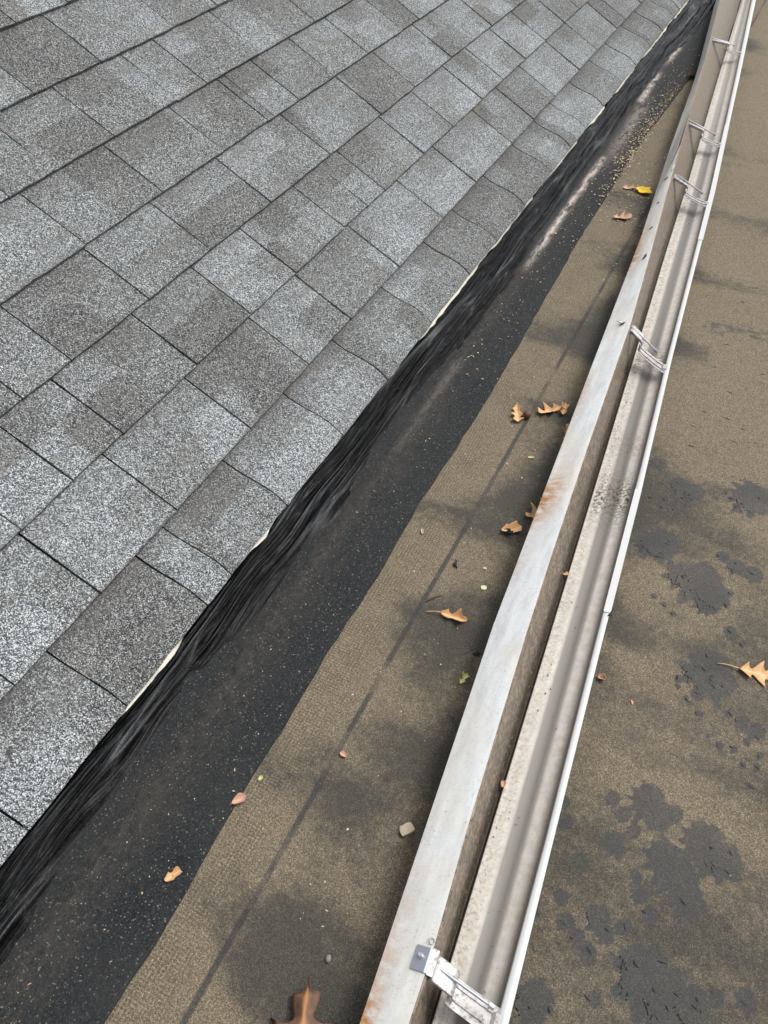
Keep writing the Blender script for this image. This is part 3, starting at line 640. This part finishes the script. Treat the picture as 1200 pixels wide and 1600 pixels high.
def box_path(bm, path, wid, thick):
    """strap following a path of (u, v, z) in the gutter's own directions"""
    prev = None
    for i, (u, v, z) in enumerate(path):
        ring = [bm.verts.new(G(u, v - wid / 2, z)), bm.verts.new(G(u, v + wid / 2, z)), bm.verts.new(G(u + .0003, v + wid / 2, z - thick)), bm.verts.new(G(u + .0003, v - wid / 2, z - thick))]
        if prev:
            for k in range(4): bm.faces.new((prev[k], prev[(k + 1) % 4], ring[(k + 1) % 4], ring[k]))
        else: bm.faces.new(ring)
        prev = ring
    bm.faces.new(prev[::-1])
def hanger(v, skew, Bx, lipu, near=False, dz=0.0, wid=0.025, scr=(-0.053, 0.037), tipz=.012):
    h = empty('hanger', G(Bx, v, 0.05)); h.parent = gut; h.matrix_parent_inverse = gut.matrix_basis.inverted()
    zt = 0.074 + dz
    f = lambda u: v - skew * max(0, (u - Bx)) / 0.09
    bm = bmesh.new()
    box_path(bm, [(u, f(u), z) for u, z in ((Bx + .0015, zt - .002), (Bx + .003, zt + .0025), (Bx + .008, zt + .0035), (0.006, zt), (0.009, zt - .003), (0.010, zt - .014))], wid, 0.007)
    bmesh.ops.bevel(bm, geom=[e for e in bm.edges], offset=0.0009, segments=1, affect='EDGES')
    bm_obj('screw_sleeve', bm, M['alu'], h, False)
    bm = bmesh.new()
    y2 = lambda u: f(u) - 0.004
    pth = [(0.004, 0.054), (0.010, 0.050), (0.016, 0.0485), (0.026, 0.048), (0.038, 0.048), (0.049, 0.0485), (0.057, 0.0492), (lipu - .0005, 0.0505)]
    box_path(bm, [(u, y2(u), z) for u, z in pth], wid + .003, 0.0012)
    bm_obj('strap', bm, M['alu'], h)
    for off in (-.0066, .0066):
        bm = bmesh.new(); tube(bm, [G(u, y2(u) + off, z + .0006) for u, z in pth[1:]], [.001] * 7, 6); bm_obj('strap_rib', bm, M['alu'], h, True)
    # front hook
    bm = bmesh.new(); box_path(bm, [(lipu - .011, y2(.055) + .002, .046), (lipu - .004, y2(.06) + .002, .0525), (lipu + .003, y2(.06) + .002, .0535)], .014, .001); bm_obj('hook', bm, M['alu'], h)
    s0, s1 = scr
    sz = lambda u: zt + .0015 - tipz * 0.5 + tipz * (1 - (u - s0) / (s1 - s0))
    bm = bmesh.new(); n = 60; pts = []; rr = []
    for i in range(n + 1):
        u = s0 + (s1 - s0) * i / n; pts.append(G(u, f(u) + (.002 if near else .001), sz(u))); rr.append((0.0016 if i % 2 else 0.0021) if i < n * 0.92 else 0.0016)
    rr[0] = .0002; rr[1] = .0009; rr[2] = .0013; tube(bm, pts, rr, 8)
    sc = bm_obj('screw', bm, M['screw'], h, True)
    bm = bmesh.new(); p0 = Vector(pts[-1]); d = (Vector(pts[-1]) - Vector(pts[-5])).normalized()
    tube(bm, [p0, p0 + d * .0014], [.0042, .0042], 14); tube(bm, [p0 + d * .0014, p0 + d * .0055, p0 + d * .0062], [.0033, .0033, .0026], 6)
    bm_obj('screw_head', bm, M['screw'], h)
    return h
hn = hanger(0.187, 0.018, -0.022, 0.0605, near=True, wid=0.026, scr=(-0.015, 0.046), tipz=.0)
tag(hn, 'nearest hanger, with a zinc clip plate and a loose screw')
hanger(1.422, 0.078, -0.024, 0.064); hanger(2.15, 0.065, -0.036, 0.066, scr=(-.03, .045)); hanger(2.518, 0.05, -0.046, 0.063, scr=(-.046, .038)); hanger(3.285, 0.015, -0.058, 0.053, scr=(-.07, .022))
# zinc clip plate on the near flange
bm = bmesh.new()
def slope_z(u): 
    s = (u + 0.0715) / 0.047; return ZB + 0.0008 - 0.024 * (1 - min(s, 1)) ** 1.15
for v0, v1 in ((0.174, 0.202),):
    box_path(bm, [(-0.0405, 0.187, slope_z(-0.0405) + .0022), (-0.026, 0.187, slope_z(-0.026) + .0024), (-0.0225, 0.187, ZB + .0028)], 0.024, .0012)
bm_obj('clip_plate', bm, M['zinc'], hn)
bm = bmesh.new(); box_path(bm, [(-0.0225, 0.187, ZB + .0031), (-0.0165, 0.187, ZB + .0025), (-0.0155, 0.187, ZB - .012)], 0.026, .0014); bm_obj('clip_fold', bm, M['alu'], hn)
bm = bmesh.new(); c = Vector(G(-0.034, 0.189, slope_z(-0.034) + .0024)); tube(bm, [c, c + Vector((-.0004, 0, .001))], [.0036, .0034], 14); tube(bm, [c + Vector((-.0004, 0, .001)), c + Vector((-.001, 0, .004)), c + Vector((-.0011, 0, .0046))], [.0026, .0026, .002], 6)
bm_obj('clip_screw', bm, M['screw'], hn)
# water droplet-like sealant ring on the flange
bm = bmesh.new(); c = G(-0.0275, 0.206, slope_z(-0.0275) + .0012)
tube(bm, [(c[0] + .003 * math.cos(a), c[1] + .003 * math.sin(a), c[2]) for a in np.linspace(0, 2 * math.pi, 13)], [.0006] * 13, 5); bm_obj('sealant_ring', bm, M['alu'], gut, True)

# ------------------------------------------------------------------ leaves
def leaf(name, mat, loc, heading, L, Wd, lobes=3, curl=0.2, fold=0.1, depth=0.62, stem=0.25, seed=1, twist=0.0, pitch=0.0, point=0.6, roll=0.0, bend=0.0, taper=0.0):
    r_ = random.Random(seed); N = 34; C = 4
    P = []; vein = []; tip = []
    jl = [r_.uniform(0.75, 1.2) for _ in range(12)]; jr = [r_.uniform(0.75, 1.2) for _ in range(12)]
    for i in range(N + 1):
        s = i / N
        env = (max(0.0, math.sin(math.pi * min(1, s ** 0.8))) ** 0.42) * (0.6 + 0.6 * s) if s < 1 else 0.0
        env = max(env, 0.0); 
        if taper: env *= (1 - s) ** taper * 1.5
        if s > 0.8: env *= 1 - 0.25 * (s - .8) / .2
        for sd in (-1, 1):
            ph = max(0.0, s * lobes + (0.08 if sd > 0 else -0.02)); kx = int(ph) % 12; f_ = ph - int(ph)
            tri = (f_ / point if f_ < point else (1 - f_) / (1 - point))
            tri = tri ** 1.5
            wv_ = Wd * env * ((1 - depth) + depth * tri * (jl if sd < 0 else jr)[kx])
            for c in range(C + 1):
                if sd == 1 and c == 0: continue
                q = c / C; wv2 = wv_ * q
                lx = L * s + 0.38 * wv2 * (tri ** 1.2) - 0.05 * wv2
                ly = sd * wv2
                zc = curl * L * ((q * wv_ / Wd) ** 1.6) * (1 if sd > 0 else 0.8) + curl * 0.5 * L * (2 * s - 1) ** 2 + fold * abs(ly) + 0.04 * L * math.sin(7 * s + sd * 2 + seed) * q
                zc += 0.012 * L * (vnoise([lx / L * 9], [ly / L * 9], seed)[0] - 0.5)
                ly2 = ly + bend * L * (s ** 2)
                P.append((lx, ly2, zc)); vein.append(1.0 if c == 0 else (0.12 if (c == 1 and f_ > 0.3) else 0)); tip.append(q ** 3)
    row = 2 * C + 1; idx = lambda i, sd, c: i * row + (c if sd < 0 else (0 if c == 0 else C + c))
    F = []
    for i in range(N):
        for sd in (-1, 1):
            for c in range(C):
                q = (idx(i, sd, c), idx(i + 1, sd, c), idx(i + 1, sd, c + 1), idx(i, sd, c + 1)); F.append(q if sd > 0 else q[::-1])
    z0 = min(p[2] for p in P)
    me_o = mesh_obj(name, [(p[0] - L * .5, p[1], p[2] - z0 + 0.0008) for p in P], F, mat, smooth=True, attrs=dict(vein=vein, tip=tip))
    so2 = me_o.modifiers.new('thickness', 'SOLIDIFY'); so2.thickness = 0.0005
    me_o.rotation_euler = (roll, pitch, heading); me_o.location = loc
    if stem > 0:
        bm = bmesh.new(); zs = P[0][2] - z0 + 0.0008
        tube(bm, [(-L * .5 - L * stem * t, 0.05 * L * math.sin(2.5 * t), zs * (1 - t * .8) + .0004) for t in (0, .35, .7, 1)], [.0009, .0007, .0007, .0011], 6)
        so3 = bm_obj('leaf_stem', bm, mat, None, True); so3.parent = me_o
    return me_o
g_ = 'dry oak leaves fallen on the roof'
def L_(label, *a, group=g_, cat='leaf', **k):
    o = leaf(*a, **k); tag(o, label, cat, group); return o
IR, IU = R(26.7), R(116.7)
L_('tan oak leaf with thin stem near the right edge of the photo', 'oak_leaf', M['tan'], (0.240, 0.757, 0.0), R(11), 0.070, 0.027, lobes=3.6, curl=0.05, depth=0.78, stem=0.42, seed=3, fold=.05)
L_('upright tan oak leaf with a brown acorn cap touching its right side', 'oak_leaf', M['tan'], (-0.281, 1.138, 0.0), R(-66), 0.052, 0.015, lobes=3, curl=0.22, depth=0.6, stem=0.2, seed=5)
L_('curled tan oak leaf with spread lobes, left one of a touching pair', 'oak_leaf', M['tan'], (-0.228, 1.175, 0.0), R(-135), 0.050, 0.019, lobes=3, curl=0.35, depth=0.72, stem=0.15, seed=8)
L_('small orange leaf piece standing upright, right one of a touching pair', 'oak_leaf', M['tan'], (-0.203, 1.190, 0.0), R(95), 0.036, 0.010, lobes=2, curl=0.4, depth=0.55, stem=0, seed=12)
L_('narrow pointed tan leaf touching the white flange below the leaf pair', 'oak_leaf', M['tan'], (-0.176, 1.125, 0.0), R(106), 0.052, 0.013, lobes=2.4, curl=0.3, depth=0.7, stem=0.1, seed=14)
L_('tan lobed leaf trapped half under the white flange next to the rust stain', 'oak_leaf', M['tan'], (-0.152, 0.905, 0.0), R(205), 0.055, 0.024, lobes=2.4, curl=0.2, depth=0.85, stem=0, seed=17)
L_('folded tan leaf stuck with a black tar blob', 'oak_leaf', M['tan'], (-0.187, 0.853, 0.0), R(40), 0.036, 0.013, lobes=2, curl=0.35, depth=0.3, stem=0, seed=21)
L_('tan leaf on a long reddish stem lying across the dark lay line', 'oak_leaf', M['tan'], (-0.205, 0.648, 0.0), R(18), 0.042, 0.013, lobes=2.3, curl=0.35, depth=0.6, stem=0.55, seed=25, bend=-.2)
L_('large dark brown curled oak leaf at the bottom edge of the photo', 'oak_leaf', M['brown'], (-0.138, 0.079, 0.001), R(112), 0.098, 0.056, lobes=3.2, curl=-0.10, depth=0.66, stem=0.0, seed=29, fold=-.25, taper=0.9, point=.6)
L_('small yellow-brown triangular leaf piece on the black membrane', 'leaf_piece', M['tan'], (-0.361, 0.144, 0.003), R(65), 0.021, 0.008, lobes=1.7, curl=0.3, depth=0.45, stem=0, seed=31, group='leaf pieces')
L_('pinkish leaf piece at the lap between black membrane and brown roofing', 'leaf_piece', M['pink'], (-0.341, 0.258, 0.003), R(60), 0.019, 0.0065, lobes=1, curl=0.35, depth=0.1, stem=0.15, seed=33, group='leaf pieces')
L_('tiny pinkish curled leaf piece on the dark lay line', 'leaf_piece', M['pink'], (-0.25, 0.374, 0.0), R(170), 0.011, 0.004, lobes=1, curl=0.4, depth=0.1, stem=0, seed=35, group='leaf pieces')
L_('tiny yellow leaf piece just right of the black membrane edge', 'leaf_piece', M['green'], (-0.333, 0.296, 0.0), R(80), 0.007, 0.003, lobes=1, curl=0.2, depth=0.1, stem=0, seed=36, group='leaf pieces')
L_('yellow-green lobed leaf piece left of the white flange', 'leaf_piece', M['green'], (-0.149, 0.554, 0.0), R(80), 0.021, 0.007, lobes=2, curl=0.25, depth=0.7, stem=0, seed=38, group='leaf pieces')
L_('bright yellow rounded leaf near the far end of the roofing', 'yellow_leaf', M['yellow'], (-0.292, 2.168, 0.0), R(-20), 0.048, 0.020, lobes=2.5, curl=0.30, depth=0.28, stem=0, seed=41, group='far fallen leaves')
L_('small pinkish leaf touching the yellow leaf', 'oak_leaf', M['pink'], (-0.332, 2.175, 0.0), R(25), 0.036, 0.015, lobes=2, curl=0.25, depth=0.6, stem=0, seed=43, group='far fallen leaves')
L_('pinkish lobed leaf lying just below the yellow leaf', 'oak_leaf', M['pink'], (-0.305, 2.0, 0.0), R(28), 0.048, 0.022, lobes=2.6, curl=0.28, depth=0.62, stem=0, seed=45, group='far fallen leaves')
L_('dark brown curled leaf beside the flange at the far end', 'oak_leaf', M['brown'], (-0.350, 3.09, 0.0), R(60), 0.045, 0.018, lobes=1.5, curl=0.6, depth=0.3, stem=0, seed=47, group='far fallen leaves')
L_('pale sliver of leaf on the brown roofing near the lap', 'leaf_piece', M['paleslab'], (-0.321, 0.782, 0.0), R(115), 0.012, 0.0025, lobes=1, curl=0.3, depth=0.1, stem=0, seed=48, group='leaf pieces')
L_('pale curved sliver of leaf below the leaf pair', 'leaf_piece', M['palegreen'], (-0.216, 1.036, 0.0), R(20), 0.012, 0.003, lobes=1, curl=0.3, depth=0.1, stem=0, seed=49, group='leaf pieces')
L_('small reddish curled bud case right of the gutter lip', 'leaf_piece', M['pink'], (0.030, 0.645, 0.0), R(10), 0.011, 0.005, lobes=1, curl=0.9, depth=0.1, stem=0, seed=50, group='leaf pieces')
L_('tiny orange sliver lying on the brown roofing right of the gutter', 'leaf_piece', M['tan'], (0.080, 0.628, 0.0), R(120), 0.007, 0.0018, lobes=1, curl=0.2, depth=0.1, stem=0, seed=51, group='leaf pieces')
p = G(-0.004, 0.80, 0.006); L_('small tan leaf piece lying in the dirty corner of the gutter', 'leaf_piece', M['tan'], (p[0], p[1], .011), R(40), 0.010, 0.003, lobes=1, curl=0.3, depth=0.1, stem=0, seed=52, group='leaf pieces')
p = G(-0.004, 0.43, 0.006); L_('small reddish leaf piece in the gutter corner near the bottom', 'leaf_piece', M['pink'], (p[0], p[1], .012), R(100), 0.009, 0.0035, lobes=1, curl=0.5, depth=0.1, stem=0, seed=53, group='leaf pieces')
p = G(0.004, 3.42, 0.016); L_('small tan leaf piece in the far stretch of the gutter', 'leaf_piece', M['tan'], (p[0], p[1], p[2] + .003), R(20), 0.016, 0.007, lobes=1, curl=0.4, depth=0.1, stem=0, seed=54, group='leaf pieces')
p = (-0.365, 3.78, 0.006); L_('pale yellow leaf at the very top of the black membrane', 'leaf_piece', M['green'], p, R(20), 0.03, 0.010, lobes=1, curl=0.4, depth=0.1, stem=0, seed=55, group='leaf pieces')

def lump(name, loc, dims, mat, label, cat, seed, rot=0, group=None, flat=False, sub=2, rough=.25):
    bm = bmesh.new(); bmesh.ops.create_icosphere(bm, subdivisions=sub, radius=1)
    r_ = random.Random(seed)
    off = [r_.uniform(0, 9) for _ in range(3)]
    for v in bm.verts:
        n = vnoise([v.co.x * 1.3 + off[0] + v.co.z * .7], [v.co.y * 1.3 + off[1] - v.co.z * .6], seed)[0]
        v.co *= 1 + rough * 2 * (n - .5)
        if flat: v.co.x = max(-.72, min(.75, v.co.x)); v.co.y = max(-.7, min(.72, v.co.y)); v.co.z = max(-.5, min(.55, v.co.z))
        v.co.x *= dims[0]; v.co.y *= dims[1]; v.co.z *= dims[2]
    zm = min(v.co.z for v in bm.verts)
    for v in bm.verts: v.co.z -= zm
    o = bm_obj(name, bm, mat, None, not flat); o.location = loc; o.rotation_euler = (0, 0, rot); tag(o, label, cat, group); return o
lump('wood_chip', (-0.131, 0.323, 0.0), (.0125, .0105, .006), M['paleslab'], 'pale angular chip near the white flange, largest chip on the brown roofing', 'wood chip', 3, .9, flat=True, rough=.55)
lump('pebble', (-0.148, 0.152, 0.0), (.0035, .0045, .003), M['grey'], 'small grey pebble above the large curled leaf', 'pebble', 4, .3)
lump('square_chip', (-0.184, 0.72, 0.0), (.006, .0055, .002), M['palegreen'], 'small square pale green chip between tan leaf and flange', 'chip', 5, .45, flat=True)
lump('tan_chip', (-0.197, 0.757, 0.0), (.0042, .003, .002), M['paleslab'], 'tiny tan chip just above the square pale green chip', 'chip', 6, .2, flat=True)
lump('acorn_cap', (-0.262, 1.14, 0.0), (.008, .009, .008), M['brown'], 'round brown acorn cap against the upright tan leaf', 'acorn cap', 7, .2, sub=3, rough=.08)
def scrap(loc, size, seed, label, name='tar_scrap'):
    bm = bmesh.new(); r_ = random.Random(seed)
    for i in range(7):
        a = r_.uniform(0, 6.28); l = size * r_.uniform(.35, .9); z = size * r_.uniform(.05, .4)
        tube(bm, [(r_.uniform(-.2, .2) * size, r_.uniform(-.2, .2) * size, size * .15), (math.cos(a) * l * .55, math.sin(a) * l * .55, z), (math.cos(a + .4) * l, math.sin(a + .4) * l, z * .5)], [size * .14, size * .12, size * .02], 6)
    o = bm_obj(name, bm, M['black'], None, False); o.location = loc; tag(o, label, 'tar scrap', 'scraps of black tar'); return o
scrap((-0.187, 0.842, 0.006), .013, 4, 'black tar blob sitting on the folded tan leaf')
scrap((-0.243, 0.744, 0.0), .012, 6, 'spiky black tar scrap beside the dark lay line')
scrap((-0.147, 0.602, 0.0), .010, 9, 'thin black tar scrap between tan leaf and white flange')
scrap((-0.218, 2.28, 0.0), .02, 10, 'thin black tar scrap by the far torn flange')
scrap((-0.196, 1.60, 0.0), .009, 12, 'black tar scrap above the leaf pair near the flange')
# short twig beside the long-stemmed leaf
bm = bmesh.new(); tube(bm, [(-0.238, 0.676, .003), (-0.246, 0.668, .003), (-0.256, 0.652, .001)], [.0006, .0012, .0007], 6)
tag(bm_obj('twig', bm, M['brown'], None, True), 'short dark reddish twig beside the long-stemmed tan leaf', 'twig')

# seed scales and crumbs
P, F = [], []
r_ = random.Random(99)
def crumb(x, y, z, s):
    a = r_.uniform(0, 6.28); l = s * r_.uniform(.6, 1.5); w_ = s * r_.uniform(.25, .7); o = len(P); c, s_ = math.cos(a), math.sin(a); t = r_.uniform(-.4, .4)
    for q, h in (((-l, 0), 0), ((0, -w_), .3), ((l, 0), t), ((0, w_), .3)):
        P.append((x + q[0] * c - q[1] * s_, y + q[0] * s_ + q[1] * c, z + .0003 + s * (.3 + h)))
    P.append((x, y, z - .0002)); F.extend([(o, o + 1, o + 2), (o, o + 2, o + 3), (o, o + 4, o + 1), (o + 1, o + 4, o + 2), (o + 2, o + 4, o + 3), (o + 3, o + 4, o)])
n = 0
while n < 850:
    y = r_.gauss(2.55, .28); x = -0.372 - abs(r_.gauss(0, .026)) + (.012 if r_.random() < .2 else 0)
    if -.45 < x < -.34: crumb(x, y, .005, r_.uniform(.0012, .0034)); n += 1
for _ in range(330):
    crumb(r_.uniform(-.365, -.235) - .02 * r_.random(), r_.gauss(2.3, .28), .0008, r_.uniform(.0012, .003))
for _ in range(260):
    y = r_.uniform(1.2, 3.4); crumb(r_.uniform(-.46, -.37), y, .005, r_.uniform(.001, .0028))
for _ in range(230):
    y = r_.uniform(-.05, 1.7); crumb(r_.uniform(-.46, -.345), y, .0048, r_.choice([.0006, .0008, .001, .0013, .0019]))
for _ in range(170):
    y = r_.uniform(-.05, 2.0); crumb(r_.uniform(-.335, -.15), y, .0006, r_.choice([.0006, .0008, .001, .0014, .002]))
for _ in range(90):
    y = r_.uniform(0.1, 2.0); crumb(r_.uniform(.03, .45), y, .0015, r_.choice([.0005, .0007, .001, .0012]))
tag(mesh_obj('seed_scales', P, F, M['chips']), 'pale bud scales and crumbs scattered over the roofing, thickest at the far lap', 'debris', kind='stuff')

P, F = [], []
for _ in range(420):
    v = abs(r_.gauss(0.9, .8)) if r_.random() < .7 else r_.uniform(0, 3.6)
    cc = float(np.interp(v, Cv, Cu)) / 1000
    if r_.random() < .6: u, z = cc - r_.uniform(.001, .009), .006
    else: u = cc + abs(r_.gauss(0, .02)); z = .0152 + .2 * max(0, u - cc - .0) * .9
    if u > cc + .045: continue
    if u < cc - .0045: z = .006 + (cc - .0045 - u) * 3.2
    p = G(u, v, z); crumb(p[0], p[1], p[2], r_.choice([.0006, .0008, .0011, .0016]))
grit = mesh_obj('gutter_grit', P, F, M['grit']); tag(grit, 'dark brown grit and crumbs lying in the bottom of the gutter', 'debris', kind='stuff')

# curled edges of lifted surfacing on the dark patches
P, F = [], []
def curlflake(x, y, L, a, hgt):
    o = len(P); N = 6; z = float(roof_z(np.array(x), np.array(y)))
    for i in range(N + 1):
        t = i / N - .5; cx = x + L * t * math.cos(a) - 0.35 * L * (t * t) * math.sin(a); cy = y + L * t * math.sin(a) + .35 * L * t * t * math.cos(a)
        w_ = (1 - 4 * t * t) * hgt; nx_, ny_ = -math.sin(a), math.cos(a)
        P.append((cx, cy, z - .0004)); P.append((cx + nx_ * w_ * .6, cy + ny_ * w_ * .6, z + w_ + .0001)); P.append((cx + nx_ * w_ * 2.6, cy + ny_ * w_ * 2.6, z + .0002))
    for i in range(N):
        for k in (0, 1): F.append((o + 3 * i + k, o + 3 * i + 3 + k, o + 3 * i + 4 + k, o + 3 * i + 1 + k))
for px, py, pr in PATCH:
    if pr > .02: cnt = 3
    elif pr > .008: cnt = 1
    else: cnt = 1
    if py < .5 and py > .33 and r_.random() < .7: continue
    base_a = r_.uniform(2.2, 2.9)
    for _ in range(cnt):
        a = base_a + r_.uniform(-.5, .5); rr = pr * r_.uniform(.2, 1.0); t = r_.uniform(0, 6.28)
        curlflake(px + rr * math.cos(t), py + rr * math.sin(t), r_.uniform(.004, .012), a, r_.uniform(.0005, .0013))
F_low = len(F)
for px, py, pr in PATCH:
    if pr < .013 or .37 < py < .5: continue
    a0 = r_.uniform(2.9, 3.6)
    for i in range(int(pr * 330)):
        t = a0 + (i / (pr * 330)) * 1.5; rr = pr * r_.uniform(.8, 1.05)
        curlflake(px + rr * math.cos(t), py + rr * math.sin(t), r_.uniform(.003, .007), t + 1.57 + r_.uniform(-1.2, .2), r_.uniform(.0004, .0009))
for _ in range(60):
    curlflake(r_.uniform(.02, .35), r_.uniform(1.15, 1.9), r_.uniform(.006, .018), r_.uniform(-.3, .5), r_.uniform(.0004, .001))
tag(mesh_obj('blister_edges', P, F, M['membrane'], smooth=True), 'small curled blister edges on the dark patches right of the gutter', 'roof blisters', kind='stuff')
